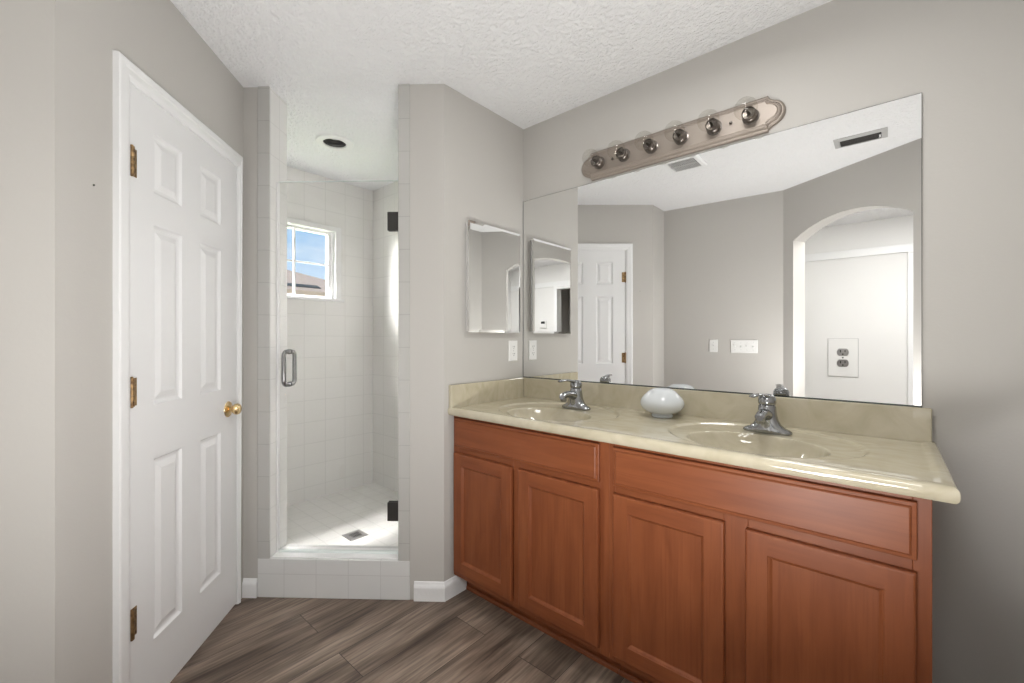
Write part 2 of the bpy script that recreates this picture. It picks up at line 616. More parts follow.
# tile facing: strip left of the opening, strip right of it, reveal
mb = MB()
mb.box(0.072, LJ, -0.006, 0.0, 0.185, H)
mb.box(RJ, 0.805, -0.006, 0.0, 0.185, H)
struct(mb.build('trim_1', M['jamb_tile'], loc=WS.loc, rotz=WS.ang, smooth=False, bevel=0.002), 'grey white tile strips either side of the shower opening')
struct(MB().box(LJ - 0.006, LJ, 0.0, 0.146, 0.185, H).build('trim_2', M['jamb_inner_tile'], loc=WS.loc, rotz=WS.ang, smooth=False), 'white tiled reveal of the shower opening')
# curb
mb = MB().box(0.072, 0.805, -0.006, 0.14, 0, 0.185)
struct(mb.build('trim_3', M['curb_tile'], loc=WS.loc, rotz=WS.ang, smooth=False, bevel=0.003), 'low white tiled curb under the shower door')
# shower floor
fp = [(SX, SY), (SX, SHL), ws(0.03, 0.14), ws(0.0, 0.14), ws(0.13, 0.139), ws(RJ + 0.02, 0.139), (-0.115, foot[4][1]), (-0.115, SY)]
fp = [(SX, SY), (SX, SHL), (ws(0.0, 0.14)[0] - 0.01, SHL), ws(0.05, 0.139), ws(RJ + 0.02, 0.139), (-0.115, foot[4][1]), (-0.115, SY)]
struct(MB().prism(fp, 0.0, SZ, xy).build('floor_shower', M['tile_floor'], smooth=False))

# shower window wall
WY0, WY1, WZ0, WZ1 = -0.904, -0.332, 1.535, 2.047
mb = MB()
mb.box(SX - 0.15, SX, SHL - 0.1, WY0, 0, H)
mb.box(SX - 0.15, SX, WY1, SY, 0, H)
mb.box(SX - 0.15, SX, WY0, WY1, 0, WZ0)
mb.box(SX - 0.15, SX, WY0, WY1, WZ1, H)
struct(mb.build('wall_shower_window', M['tile_x'], smooth=False))

win = struct(empty('window_1', (SX, (WY0 + WY1) / 2, WZ0)))
win['label'] = 'small white framed window with grille bars in the shower wall'
WC = (WY0 + WY1) / 2


def wbox(name, boxes, m, parent=win, bevel=0.0):
    b_ = MB()
    for x0, x1, y0, y1, z0, z1 in boxes:
        b_.box(x0, x1, y0 - WC, y1 - WC, z0 - WZ0, z1 - WZ0)
    return b_.build(name, m, parent, smooth=False, bevel=bevel)


wbox('window_casing', [(-0.001, 0.010, WY1 - 0.002, WY1 + 0.042, WZ0, WZ1 + 0.036), (-0.001, 0.010, WY0 - 0.042, WY0 + 0.002, WZ0, WZ1 + 0.036), (-0.001, 0.010, WY0, WY1, WZ1 - 0.002, WZ1 + 0.036)], M['vinyl'], bevel=0.002)
wbox('window_liner', [(-0.15, 0.0, WY1 - 0.004, WY1, WZ0, WZ1), (-0.15, 0.0, WY0, WY0 + 0.004, WZ0, WZ1), (-0.15, 0.0, WY0, WY1, WZ1 - 0.004, WZ1), (-0.15, 0.0, WY0, WY1, WZ0, WZ0 + 0.004)], M['vinyl'])
wbox('window_frame', [(-0.066, -0.030, WY1 - 0.044, WY1 - 0.004, WZ0 + 0.004, WZ1 - 0.004), (-0.066, -0.030, WY0 + 0.004, WY0 + 0.044, WZ0 + 0.004, WZ1 - 0.004),
                      (-0.066, -0.030, WY0 + 0.044, WY1 - 0.044, WZ1 - 0.022, WZ1 - 0.004), (-0.066, -0.030, WY0 + 0.044, WY1 - 0.044, WZ0 + 0.004, WZ0 + 0.020),
                      (-0.030, -0.020, WY1 - 0.018, WY1 - 0.004, WZ0 + 0.004, WZ1 - 0.004), (-0.030, -0.020, WY0 + 0.004, WY0 + 0.018, WZ0 + 0.004, WZ1 - 0.004)], M['vinyl'], bevel=0.002)
wbox('window_pane', [(-0.050, -0.045, WY0 + 0.044, WY1 - 0.044, WZ0 + 0.018, WZ1 - 0.020)], M['pane'])
wbox('grille_bar', [(-0.043, -0.031, WC - 0.0065, WC + 0.0065, WZ0 + 0.018, WZ1 - 0.020)], M['vinyl'], bevel=0.002)
wbox('grille_bar', [(-0.0425, -0.0315, WY0 + 0.044, WY1 - 0.044, 1.792 - 0.006, 1.792 + 0.006)], M['vinyl'], bevel=0.002)
wbox('window_sill', [(-0.004, 0.030, WY0 - 0.055, WY1 + 0.060, WZ0 - 0.018, WZ0 + 0.002)], M['vinyl'], bevel=0.004)


# ------------------------------------------------------------------ baseboards
BB = [(0.0, 0.0), (0.013, 0.0), (0.013, 0.062), (0.011, 0.070), (0.007, 0.077), (0.004, 0.086), (0.0, 0.088)]


def baseboard(name, runs, m):
    """runs: lists of plan points, the board stands to the right of the direction of travel"""
    mb = MB()
    for pts in runs:
        P = [Vector(p) for p in pts]
        rings = []
        for i, p in enumerate(P):
            if i == 0:
                d = (P[1] - P[0]).normalized(); nrm = Vector((d.y, -d.x)); k = 1
            elif i == len(P) - 1:
                d = (P[-1] - P[-2]).normalized(); nrm = Vector((d.y, -d.x)); k = 1
            else:
                d0 = (P[i] - P[i - 1]).normalized(); d1 = (P[i + 1] - P[i]).normalized()
                n0, n1 = Vector((d0.y, -d0.x)), Vector((d1.y, -d1.x))
                nrm = (n0 + n1).normalized(); k = 1 / max(0.3, nrm.dot(n0))
            rings.append([(p.x + nrm.x * o * k, p.y + nrm.y * o * k, z) for o, z in BB])
        mb.loft(rings)
    return struct(mb.build(name, m, smooth=False))


baseboard('baseboard_end', [[ws(0.826, 0.0), (0.0, -END), (0.0, -0.455)]], M['rough_trim'])
baseboard('baseboard_shower', [[ws(0.0, 0.0), ws(0.070, 0.0)]], M['rough_trim'])
wd = lambda x: (WD.a.x + x * math.cos(WD.ang), WD.a.y + x * math.sin(WD.ang))
baseboard('baseboard_opposite', [[wd(0.79)[0:2], tuple(P2)][::-1], [tuple(P4), tuple(P3)], [tuple(P3), tuple(P2)]], M['trim'])
baseboard('baseboard_right', [[(1.70, 0.0), (1.93, 0.0), (1.93, P5.y)]], M['trim'])

# ------------------------------------------------------------------ closet door (left), casing, hinges, knob
def casing(name, x0, x1, top, prof, loc, rotz, narrow=(1.0, 1.0), mt=None):
    """U-shaped mitred casing; prof = [(outset from the opening, height)...]"""
    mb = MB()
    rings = []
    for corner in range(4):
        r = []
        for o, h in prof:
            if corner == 0: p = (x0 - o * narrow[0], 0)
            elif corner == 1: p = (x0 - o * narrow[0], top + o)
            elif corner == 2: p = (x1 + o, top + o)
            else: p = (x1 + o, 0)
            r.append((p[0], h * (narrow[1] if corner == 0 else 1.0), p[1]))
        rings.append(r)
    mb.loft(rings)
    return struct(mb.build(name, mt or M['trim'], loc=loc, rotz=rotz, smooth=False))


CP = [(0.0, 0.0), (0.0, 0.009), (0.010, 0.012), (0.014, 0.0135), (0.030, 0.0145), (0.034, 0.018), (0.050, 0.0185), (0.056, 0.016), (0.057, 0.0)]
casing('trim_4', D0 + 0.012, D1 - 0.012, DTOP - 0.010, CP, WD.loc, WD.ang, (0.30, 0.55))
# jamb lining
mb = MB()
mb.box(D0, D0 + 0.012, -0.11, 0.0, 0, DTOP)
mb.box(D1 - 0.012, D1, -0.11, 0.0, 0, DTOP)
mb.box(D0, D1, -0.11, 0.0, DTOP - 0.012, DTOP)
struct(mb.build('trim_6', M['trim'], loc=WD.loc, rotz=WD.ang, smooth=False), 'white door lining inside the closet door casing')


def six_panel_leaf(name, x0, x1, z0, z1, yb, yf, cols, rows, m, parent, sgn=1):
    """panelled leaf: flat face with six sunk and raised fields. sgn=+1 faces +y"""
    mb = MB()
    xs = [x0] + [c for col in cols for c in col] + [x1]
    zs = [z0] + [c for row in rows for c in row] + [z1]
    Y_ = lambda h: yf + sgn * h
    fn = lambda a, b, h: (a, Y_(h), b)
    for i in range(len(xs) - 1):
        for j in range(len(zs) - 1):
            a0, a1, b0, b1 = xs[i], xs[i + 1], zs[j], zs[j + 1]
            if i % 2 == 1 and j % 2 == 1:
                mb.rect_profile(a0, a1, b0, b1, [(0, 0), (0.006, -0.007), (0.011, -0.009), (0.019, -0.009), (0.040, -0.0015)], fn)
            else:
                mb.face(mb.pts([fn(a0, b0, 0), fn(a1, b0, 0), fn(a1, b1, 0), fn(a0, b1, 0)]))
    # sides and back
    mb.rect_profile(x0, x1, z0, z1, [(0, 0), (0, sgn * (yb - yf))], fn)
    return mb.build(name, m, parent, smooth=False)


door = struct(empty('door_1', WD.loc, WD.ang))
door['label'] = 'closed white six panel closet door with brass knob at left'
six_panel_leaf('door_leaf', 0.064, 0.7350, 0.010, 2.031, -0.035, 0.0,
               [(0.202, 0.352), (0.468, 0.620)], [(0.222, 0.830), (1.013, 1.617), (1.725, 1.926)], M['door'], door)
for zc in (0.342, 1.067, 1.790):
    hb = MB()
    hb.box(0.7355, 0.7370, -0.002, 0.004, zc - 0.045, zc + 0.045)
    for k in range(5):
        za = zc - 0.045 + k * 0.018
        hb.lathe([(0.0, za), (0.0072, za + 0.0005), (0.0072, za + 0.0172), (0.0, za + 0.0178)], 12, lambda x, y, z: (0.7300 + x, 0.0078 + y, z))
    hb.lathe([(0.0, zc - 0.050), (0.004, zc - 0.048), (0.004, zc + 0.048), (0.0, zc + 0.050)], 10, lambda x, y, z: (0.7300 + x, 0.0078 + y, z))
    hb.box(0.700, 0.7270, 0.0, 0.0022, zc - 0.044, zc + 0.044)
    o = hb.build('hinge', M['antique'], door)
    o['label'] = 'antique brass hinge'
kx, kz = 0.140, 0.920
ky = lambda x, y, z: (kx + x, z, kz + y)
kb = MB().lathe([(0.0, 0.052), (0.014, 0.051), (0.022, 0.046), (0.0255, 0.038), (0.024, 0.029), (0.017, 0.022), (0.0105, 0.018), (0.0105, 0.004)], 32, ky)
knob = kb.build('door_knob', M['brass'], door)
knob['label'] = 'polished brass knob'
MB().lathe([(0.0, 0.010), (0.012, 0.009), (0.016, 0.007), (0.029, 0.006), (0.034, 0.003), (0.0355, 0.0)], 32, ky).build('rosette', M['brass'], knob)

# nail hole left of the closet door: a small nail left in the paint
nl = MB().lathe([(0.0, 0.004), (0.0028, 0.003), (0.003, 0.0015), (0.0015, 0.0)], 12, lambda x, y, z: (0.864 + x, z, 1.665 + y))
tag(nl.build('nail', M['darkgrey'], loc=WD.loc, rotz=WD.ang), 'tiny dark nail head in the wall left of the white door', 'nail')

# ------------------------------------------------------------------ shower door, drain, can light
sd = empty('shower_door', (*ws(0, 0), 0), WS.ang)
tag(sd, 'frameless clear glass shower door with two dark hinges and a loop handle', 'shower door')
GY = 0.058
gx0, gx1, gz0, gz1 = 0.140, 0.741, 0.200, 2.005
MB().box(gx0, gx1, GY - 0.005, GY + 0.005, gz0, gz1).build('glass_panel', M['shower_glass'], sd, smooth=False)
o = MB().box(gx0, gx1, GY - 0.0045, GY + 0.0045, gz1, gz1 + 0.003).build('glass_top_edge', M['glass_edge'], sd, smooth=False)
o['label'] = 'bright polished top edge of the glass'
MB().box(gx0 + 0.001, gx1 - 0.002, GY - 0.008, GY + 0.008, 0.188, gz0).build('door_sweep', M['glass_edge'], sd, smooth=False, bevel=0.002)
MB().box(0.1312, gx0, GY - 0.009, GY + 0.009, 0.188, gz1).build('strike_seal', M['vinyl'], sd, smooth=False, bevel=0.002)
hx, hz0, hz1 = 0.191, 1.012, 1.172
hm = MB()
path = []
r_, dp = 0.022, 0.048
for side in (-1, 1):
    pts_ = [(hx, GY + side * 0.006, hz0)]
    for k in range(7):
        a = PI / 2 * k / 6
        pts_.append((hx, GY + side * (dp - r_ + r_ * math.sin(a)), hz0 + r_ - r_ * math.cos(a)))
    for k in range(7):
        a = PI / 2 * k / 6
        pts_.append((hx, GY + side * (dp - r_ + r_ * math.cos(a)), hz1 - r_ + r_ * math.sin(a)))
    pts_.append((hx, GY + side * 0.006, hz1))
    hm.tube(pts_, 0.0105, 14)
    for z in (hz0, hz1):
        hm.lathe([(0.0, 0.005), (0.0125, 0.005), (0.0125, 0.009), (0.009, 0.011)], 18, lambda x, y, zz, s=side, z=z: (hx + x, GY + s * zz, z + y))
o = hm.build('handle', M['handle'], sd)
o['label'] = 'brushed steel pull on both sides of the glass'
for zc in (1.806, 0.396):
    hb = MB()
    for y0, y1 in ((GY - 0.014, GY - 0.005), (GY + 0.005, GY + 0.014)):
        hb.box(0.682, 0.735, y0, y1, zc - 0.045, zc + 0.045)
    hb.box(0.7455, 0.7520, GY - 0.024, GY + 0.024, zc - 0.045, zc + 0.045)
    hb.lathe([(0.0, -0.034), (0.0085, -0.034), (0.0085, 0.034), (0.0, 0.034)], 14, lambda x, y, z, zc=zc: (0.740 + x, GY + y, zc + z))
    hb.box(0.722, 0.742, GY - 0.012, GY + 0.012, zc - 0.03, zc + 0.03)
    o = hb.build('hinge', M['darkgrey'], sd, bevel=0.0015)
    o['label'] = 'dark metal glass hinge'
# white metal threshold on the curb
struct(MB().box(0.131, 0.749, 0.010, 0.110, 0.185, 0.1885).build('trim_7', M['vinyl'], loc=WS.loc, rotz=WS.ang, smooth=False, bevel=0.001), 'white threshold strip on the shower curb')

# floor drain
dr = empty('shower_drain', (-0.803, -0.597, SZ))
tag(dr, 'square metal drain set in the white tiled shower floor', 'drain')
mb = MB()
mb.rect_profile(-0.054, 0.054, -0.054, 0.054, [(0, 0), (0, 0.003), (0.002, 0.004), (0.026, 0.004), (0.027, 0.001)], xy, cap=True, mcap=1)
mb.build('drain_plate', [M['steel'], M['dark']], dr, smooth=False)
mb = MB()
for k in range(-2, 3):
    mb.box(-0.027, 0.027, k * 0.011 - 0.0022, k * 0.011 + 0.0022, 0.0012, 0.0036)
mb.box(-0.003, 0.003, -0.027, 0.027, 0.0012, 0.0034)
mb.build('drain_grate', M['steel'], dr, smooth=False)

rl = empty('recessed_light', (-0.970, -0.640, H))
tag(rl, 'round white recessed can light in the shower ceiling', 'light')
MB().lathe([(0.108, 0.0), (0.108, -0.006), (0.103, -0.010), (0.074, -0.013), (0.068, -0.012), (0.066, -0.004), (0.066, 0.004)], 48).build('trim_ring', M['vinyl'], rl)
MB().lathe([(0.0662, -0.004), (0.058, 0.010), (0.061, 0.018), (0.056, 0.030), (0.058, 0.038), (0.052, 0.07), (0.0, 0.075)], 40).build('baffle', M['darkgrey'], rl)
MB().lathe([(0.0, 0.018), (0.018, 0.020), (0.038, 0.028), (0.041, 0.042), (0.024, 0.062), (0.020, 0.072)], 28).build('bulb', M['steel'], rl)

# ------------------------------------------------------------------ vanity cabinets
FACE = -0.530
TOE = -0.448
ZB, ZT = 0.100, 0.868


def raised_front(x0, x1, z0, z1, parent):
    mb = MB()
    fn = lambda a, b, h: (a, FACE - h, b)
    mb.rect_profile(x0, x1, z0, z1, [(0, 0), (0, 0.011), (0.002, 0.0125), (0.009, 0.0135), (0.011, 0.017), (0.014, 0.019)], fn)
    return mb.build('drawer_front', M['wood_h'], parent, smooth=False)


def cabinet_door(x0, x1, z0, z1, parent):
    S = 0.056
    fn = lambda a, b, h: (a, FACE - h, b)
    mb = MB()
    mb.rect_profile(x0, x1, z0, z1, [(0, 0.001), (0, 0.014), (0.0025, 0.018), (0.006, 0.019)], fn, cap=False)
    e = 0.006
    # stiles (vertical grain) and rails (horizontal grain), front faces
    A0, A1, B0, B1 = x0 + e, x1 - e, z0 + e, z1 - e
    g = 0.0006
    def flat(a0, a1, b0, b1, m):
        mb.face(mb.pts([fn(a0, b0, 0.019), fn(a1, b0, 0.019), fn(a1, b1, 0.019), fn(a0, b1, 0.019)]), m)
    flat(A0, x0 + S, B0, B1, 0)
    flat(x1 - S, A1, B0, B1, 0)
    flat(x0 + S, x1 - S, B0, z0 + S, 1)
    flat(x0 + S, x1 - S, z1 - S, B1, 1)
    mb.rect_profile(x0 + S, x1 - S, z0 + S, z1 - S, [(0, 0.019), (0.002, 0.0165), (0.004, 0.016), (0.009, 0.0105), (0.011, 0.0095)], fn, cap=False)
    d = mb.build('door', [M['wood_v'], M['wood_h']], parent, smooth=False)
    pm = MB()
    q = S + 0.0105
    pm.rect_profile(x0 + q, x1 - q, z0 + q, z1 - q, [(0, 0.003), (0, 0.0096)], fn)
    pm.build('door_panel', M['wood_v'], d, smooth=False)
    return d


def vanity_cabinet(x0, x1, stiles, drawer, doors, label, left_toe):
    t = empty('vanity_cabinet', (0, 0, 0))
    t.location = (x0, 0, 0)
    tag(t, label, 'cabinet', 'cherry vanity cabinets')
    mb = MB()
    th = 0.016
    mb.box(x0 + 0.001, x0 + th, FACE + 0.019, -0.002, ZB, ZT)
    mb.box(x1 - th, x1 - 0.001, FACE + 0.019, -0.002, ZB, ZT)
    mb.box(x0 + th, x1 - th, FACE + 0.019, -0.002, ZB, ZB + th)
    mb.box(x0 + th, x1 - th, -0.008, -0.002, ZB + th, ZT)
    c = mb.build('carcass', M['wood_v'], t, smooth=False)
    mb = MB()
    for a0, a1 in stiles:
        mb.box(a0, a1, FACE, FACE + 0.019, ZB, ZT, 0)
    sx_ = sorted(stiles)
    for (a0, a1), (b0, b1) in zip(sx_, sx_[1:]):
        mb.box(a1, b0, FACE, FACE + 0.019, ZB, ZB + 0.045, 1)
        mb.box(a1, b0, FACE, FACE + 0.019, 0.680, 0.735, 1)
        mb.box(a1, b0, FACE, FACE + 0.019, ZT - 0.028, ZT, 1)
    # dark recess board behind the openings
    f = mb.build('face_frame', [M['wood_v'], M['wood_h']], t, smooth=False, bevel=0.0012, bseg=1)
    raised_front(*drawer, t)
    for d in doors:
        cabinet_door(*d, t)
    MB().box(x0 + 0.001, x1 - 0.001, TOE, TOE + 0.016, 0.001, ZB).build('toe_kick', M['wood_h'], t, smooth=False)
    MB().prism([(TOE, 0.001), (TOE - 0.010, 0.001), (TOE - 0.010, 0.012), (TOE - 0.006, 0.017), (TOE, 0.019)], x0 + 0.001, x1 - 0.001, lambda a, b, c: (c, a, b)).build('shoe_moulding', M['wood_h'], t, smooth=False)
    for ch in t.children:
        ch.location = (-x0, 0, 0)
    return t


SEAM = 0.834
vanity_cabinet(0.003, SEAM, [(0.003, 0.045), (0.385, 0.430), (0.797, SEAM)], (0.020, 0.799, 0.722, 0.858),
               [(0.020, 0.384, 0.128, 0.695), (0.424, 0.799, 0.128, 0.695)],
               'cherry stained double door vanity cabinet beside the shower, under the left basin', True)
vanity_cabinet(SEAM, 1.655, [(SEAM, 0.858), (1.212, 1.276), (1.622, 1.655)], (0.855, 1.629, 0.721, 0.855),
               [(0.855, 1.216, 0.128, 0.695), (1.272, 1.628, 0.128, 0.692)],
               'cherry stained double door vanity cabinet at the right end, under the right basin', False)

# ------------------------------------------------------------------ countertop with two basins
CT = 0.905
CTX1, CTY0 = 1.697, -0.566
BOWLS = [(0.430, 0.295), (1.250, 0.290)]
vt = empty('vanity_countertop', (0.85, -0.28, CT))
tag(vt, 'cream cultured marble countertop with two integral oval basins', 'countertop')


def smooth01(t):
    t = max(0.0, min(1.0, t))
    return t * t * (3 - 2 * t)


def top_z(x, y):
    z = CT
    for bx, ba in BOWLS:
        r1 = math.hypot((x - bx) / ba, (y + 0.283) / 0.238)
        if r1 < 1:
            z -= 0.0065 * smooth01((1 - r1) / 0.055)
        r2 = math.hypot((x - bx) / 0.205, (y + 0.348) / 0.152)
        if r2 < 1:
            q = 1 - r2
            z -= 0.125 * (1 - r2 ** 3.2) * smooth01(q / 0.07)
    # low drip lip along the front and the right end
    d = min(y - (CTY0 + 0.012), (CTX1 - 0.012) - x)
    z += 0.0035 * (1 - smooth01((d - 0.010) / 0.020))
    return z


xi1, yi0 = CTX1 - 0.012, CTY0 + 0.012
NX, NY = 420, 140
mb = MB()
gx = [0.001 + (xi1 - 0.001) * i / NX for i in range(NX + 1)]
gy = [yi0 + (-0.001 - yi0) * j / NY for j in range(NY + 1)]
ids = mb.pts([(x, y, top_z(x, y)) for y in gy for x in gx])
for j in range(NY):
    for i in range(NX):
        k = j * (NX + 1) + i
        mb.face([ids[k], ids[k + 1], ids[k + NX + 2], ids[k + NX + 1]])
per = [(gx[i], gy[0], ids[i], (0, -1)) for i in range(NX)] + [(gx[NX], gy[0], ids[NX], (1, -1))] + [(gx[NX], gy[j], ids[j * (NX + 1) + NX], (1, 0)) for j in range(1, NY + 1)]
zt = CT + 0.0035
prev = [p[2] for p in per]
for off, dz in ((0.003, -0.0005), (0.006, -0.002), (0.009, -0.005), (0.011, -0.009), (0.012, -0.014), (0.012, -0.022), (0.0105, -0.029), (0.008, -0.033), (0.005, -0.0365), (0.0, -0.038), (-0.03, -0.038)):
    cur = mb.pts([(p[0] + p[3][0] * off, p[1] + p[3][1] * off, zt + dz) for p in per])
    for a in range(len(per) - 1):
        mb.face([prev[a], prev[a + 1], cur[a + 1], cur[a]])
    prev = cur
slab = mb.build('countertop_slab', M['marble'], vt)
slab.location = (-0.85, 0.28, -CT)
bs = MB().box(0.001, 1.683, -0.020, -0.0005, CT - 0.002, 1.0145).build('backsplash', M['marble'], vt, bevel=0.003, smooth=False)
bs.location = (-0.85, 0.28, -CT)
ss = MB().box(0.0005, 0.019, -0.5615, -0.0205, CT - 0.002, 1.0145).build('side_splash', M['marble'], vt, bevel=0.003, smooth=False)
ss.location = (-0.85, 0.28, -CT)
for bx, ba in BOWLS:
    zb = top_z(bx, -0.348)
    d = MB().lathe([(0.0, 0.002), (0.012, 0.003), (0.013, 0.001), (0.017, 0.0035), (0.022, 0.003), (0.0235, 0.0)], 28, lambda x, y, z: (x + bx - 0.85, y - 0.348 + 0.28, z + zb - CT)).build('drain', M['chrome'], vt)
    d['label'] = 'chrome basin drain'

# ------------------------------------------------------------------ faucets
def stadium(a, b, z, n=36, p=2.6, yo=0.0):
    r = []
    for k in range(n):
        t = 2 * PI * k / n
        c, s_ = math.cos(t), math.sin(t)
        r.append((a * math.copysign(abs(c) ** (2 / p), c), yo + b * math.copysign(abs(s_) ** (2 / p), s_), z))
    return r


def make_faucet():
    f = empty('faucet')
    mb = MB()
    mb.loft([stadium(0.074, 0.027, 0.0), stadium(0.077, 0.029, 0.003), stadium(0.077, 0.029, 0.009), stadium(0.071, 0.0285, 0.014),
             stadium(0.056, 0.028, 0.020), stadium(0.043, 0.0275, 0.031), stadium(0.035, 0.0275, 0.047), stadium(0.031, 0.0275, 0.064),
             stadium(0.029, 0.0275, 0.080, p=2.2), stadium(0.028, 0.0275, 0.094, p=2), stadium(0.0245, 0.0245, 0.100, p=2)])
    mb.build('body', M['chrome'], f)
    mb = MB()
    sec = [(-0.010, 0.060, 0.0235, 0.024), (-0.030, 0.068, 0.0220, 0.0205), (-0.055, 0.0745, 0.0195, 0.0170), (-0.080, 0.0765, 0.0175, 0.0148), (-0.102, 0.0745, 0.0165, 0.0138), (-0.118, 0.0700, 0.0155, 0.0130), (-0.123, 0.0670, 0.0110, 0.0095)]
    rings = []
    for y, z, a, b in sec:
        rings.append([(a * math.cos(2 * PI * k / 24), y, z + b * math.sin(2 * PI * k / 24)) for k in range(24)])
    mb.loft(rings)
    mb.lathe([(0.0, 0.0), (0.0125, 0.0), (0.0140, 0.004), (0.0140, 0.020)], 20, lambda x, y, z: (x, -0.106 + y, 0.046 + z))
    mb.build('spout', M['chrome'], f)
    mb = MB()
    mb.lathe([(0.0235, 0.100), (0.0275, 0.102), (0.0290, 0.110), (0.0280, 0.122), (0.0225, 0.132), (0.012, 0.1375), (0.0, 0.1390)], 28)
    rings = []
    for y, z, a, b in ((0.004, 0.124, 0.0200, 0.0095), (-0.025, 0.133, 0.0165, 0.0075), (-0.050, 0.1385, 0.0135, 0.0058), (-0.075, 0.1400, 0.0125, 0.0050), (-0.095, 0.1385, 0.0130, 0.0052), (-0.106, 0.1365, 0.0120, 0.0046), (-0.110, 0.1355, 0.0070, 0.0026)):
        rings.append([(a * math.cos(2 * PI * k / 20), y, z + b * math.sin(2 * PI * k / 20)) for k in range(20)])
    mb.loft(rings)
    mb.build('lever_handle', M['chrome'], f)
    mb = MB().lathe([(0.0, 0.0), (0.0022, 0.0), (0.0022, 0.040), (0.0045, 0.042), (0.005, 0.046), (0.003, 0.050), (0.0, 0.051)], 14, lambda x, y, z: (x, 0.034 + y, z + 0.006))
    mb.build('lift_rod', M['chrome'], f)
    return f


fz = CT - 0.0059
fa = make_faucet()
fa.location = (0.450, -0.148, fz)
fb = copy_thing(fa)
for f_, turn in ((fa, -14), (fb, -14)):
    for ch in f_.children:
        if ch.name.startswith('lever_handle'):
            ch.rotation_euler = (0, 0, math.radians(turn))
tag(fa, 'chrome single lever faucet at the left basin, nearest the corner', 'faucet', 'basin faucets')
fb.location = (1.252, -0.142, fz)
tag(fb, 'chrome single lever faucet at the right basin, right of the white globe', 'faucet', 'basin faucets')

# ------------------------------------------------------------------ white glass globe on the counter
gl = empty('glass_globe', (0.858, -0.116, CT + 0.0006))
tag(gl, 'white milk glass mushroom shaped globe shade standing between the two basins', 'lamp shade')
prof = [(0.0, 0.0150), (0.036, 0.0155), (0.052, 0.0185), (0.066, 0.0245), (0.078, 0.034), (0.0860, 0.046), (0.0885, 0.0575), (0.0868, 0.0675), (0.0815, 0.078), (0.072, 0.0895), (0.061, 0.1005), (0.051, 0.1095), (0.042, 0.1155), (0.031, 0.1190), (0.014, 0.1207), (0.0, 0.1209)]
MB().lathe(prof, 56).build('shade_body', M['milk'], gl)
o = MB().lathe([(0.0, 0.0), (0.040, 0.0), (0.0425, 0.003), (0.0425, 0.009), (0.040, 0.012), (0.040, 0.0165)], 48).build('fitter_rim', M['milk'], gl)

# ------------------------------------------------------------------ wall mirror
mi = empty('wall_mirror', (0.83, 0, 1.017))
tag(mi, 'large frameless mirror on the wall above the vanity', 'mirror')
mx0, mx1, mz0, mz1 = 0.004, 1.6606, 1.0185, 2.0227
fn = lambda a, b, h: (a - 0.83, -h, b - 1.017)
MB().rect_profile(mx0, mx1, mz0, mz1, [(0, 0.0005), (0, 0.0055), (0.0012, 0.006)], fn, m=1, mcap=0).build('mirror_glass', [M['mirror'], M['mirror_edge']], mi, smooth=False)
o = MB().box(mx0 - 0.83, mx1 - 0.83, -0.0085, -0.0005, 1.0148 - 1.017, 1.0183 - 1.017).build('bottom_channel', M['mirror_edge'], mi, smooth=False)
o = MB().box(0.0005 - 0.83, 0.0035 - 0.83, -0.007, -0.0005, 1.0185 - 1.017, mz1 - 1.017).build('edge_bead', M['steel'], mi, smooth=False)

# ------------------------------------------------------------------ medicine cabinet and outlet on the end wall
mc = empty('medicine_cabinet', (0, -0.2625, 1.268))
tag(mc, 'medicine cabinet with a frameless mirror door on the short wall above the white outlet', 'medicine cabinet')
ym, zm = -0.2625, 1.268
MB().box(0.0005, 0.022, -0.447 - ym, -0.078 - ym, 0.006, 0.548).build('cabinet_box', M['white'], mc, smooth=False)
fn = lambda a, b, h: (h, a - ym, b - zm)
MB().rect_profile(-0.461, -0.064, 1.268, 1.820, [(0, 0.0225), (0, 0.0290), (0.0125, 0.0305)], fn, m=0).build('mirror_door', M['mirror'], mc, smooth=False)


def cover_plate(parent, w_, h_, fn, bev=0.004):
    return MB().rect_profile(-w_ / 2, w_ / 2, -h_ / 2, h_ / 2, [(0, 0), (0, 0.003), (bev, 0.006)], fn).build('cover_plate', M['white'], parent, smooth=False)


def outlet_parts(parent, fn, k=1.0, face=None, h0=0.006):
    for zc in (0.0195 * k, -0.0195 * k):
        mb = MB()
        ol = []
        for t in range(28):
            a = 2 * PI * t / 28
            ol.append((0.0172 * k * math.cos(a), zc + max(-0.0132 * k, min(0.0132 * k, 0.0172 * k * math.sin(a)))))
        mb.prism(ol, h0 - 0.001, h0 + 0.0018, fn)
        r = mb.build('receptacle', face or M['white'], parent, smooth=False)
        mb = MB()
        d0, d1 = h0 + 0.0016, h0 + 0.0021
        for (a0, a1, b0, b1) in ((-0.0078, -0.0052, -0.001, 0.0080), (0.0052, 0.0076, 0.0005, 0.0075)):
            mb.prism([(a0 * k, zc + b0 * k), (a1 * k, zc + b0 * k), (a1 * k, zc + b1 * k), (a0 * k, zc + b1 * k)], d0, d1, fn)
        mb.prism([(0.0024 * k * math.cos(2 * PI * t / 12), zc - 0.0068 * k + 0.0024 * k * math.sin(2 * PI * t / 12)) for t in range(12)], d0, d1, fn)
        mb.build('slot', M['dark'], r, smooth=False)
    MB().prism([(0.0026 * k * math.cos(2 * PI * t / 12), 0.0026 * k * math.sin(2 * PI * t / 12)) for t in range(12)], h0 - 0.001, h0 + 0.0012, fn).build('screw', M['steel'] if face is None else M['dark'], parent, smooth=False)


eo = empty('wall_outlet', (0, -0.094, 1.1685))
tag(eo, 'white double power outlet on the end wall under the medicine cabinet', 'outlet')
fn = lambda a, b, h: (h + 0.0004, -a, b)
cover_plate(eo, 0.072, 0.115, fn)
outlet_parts(eo, fn)

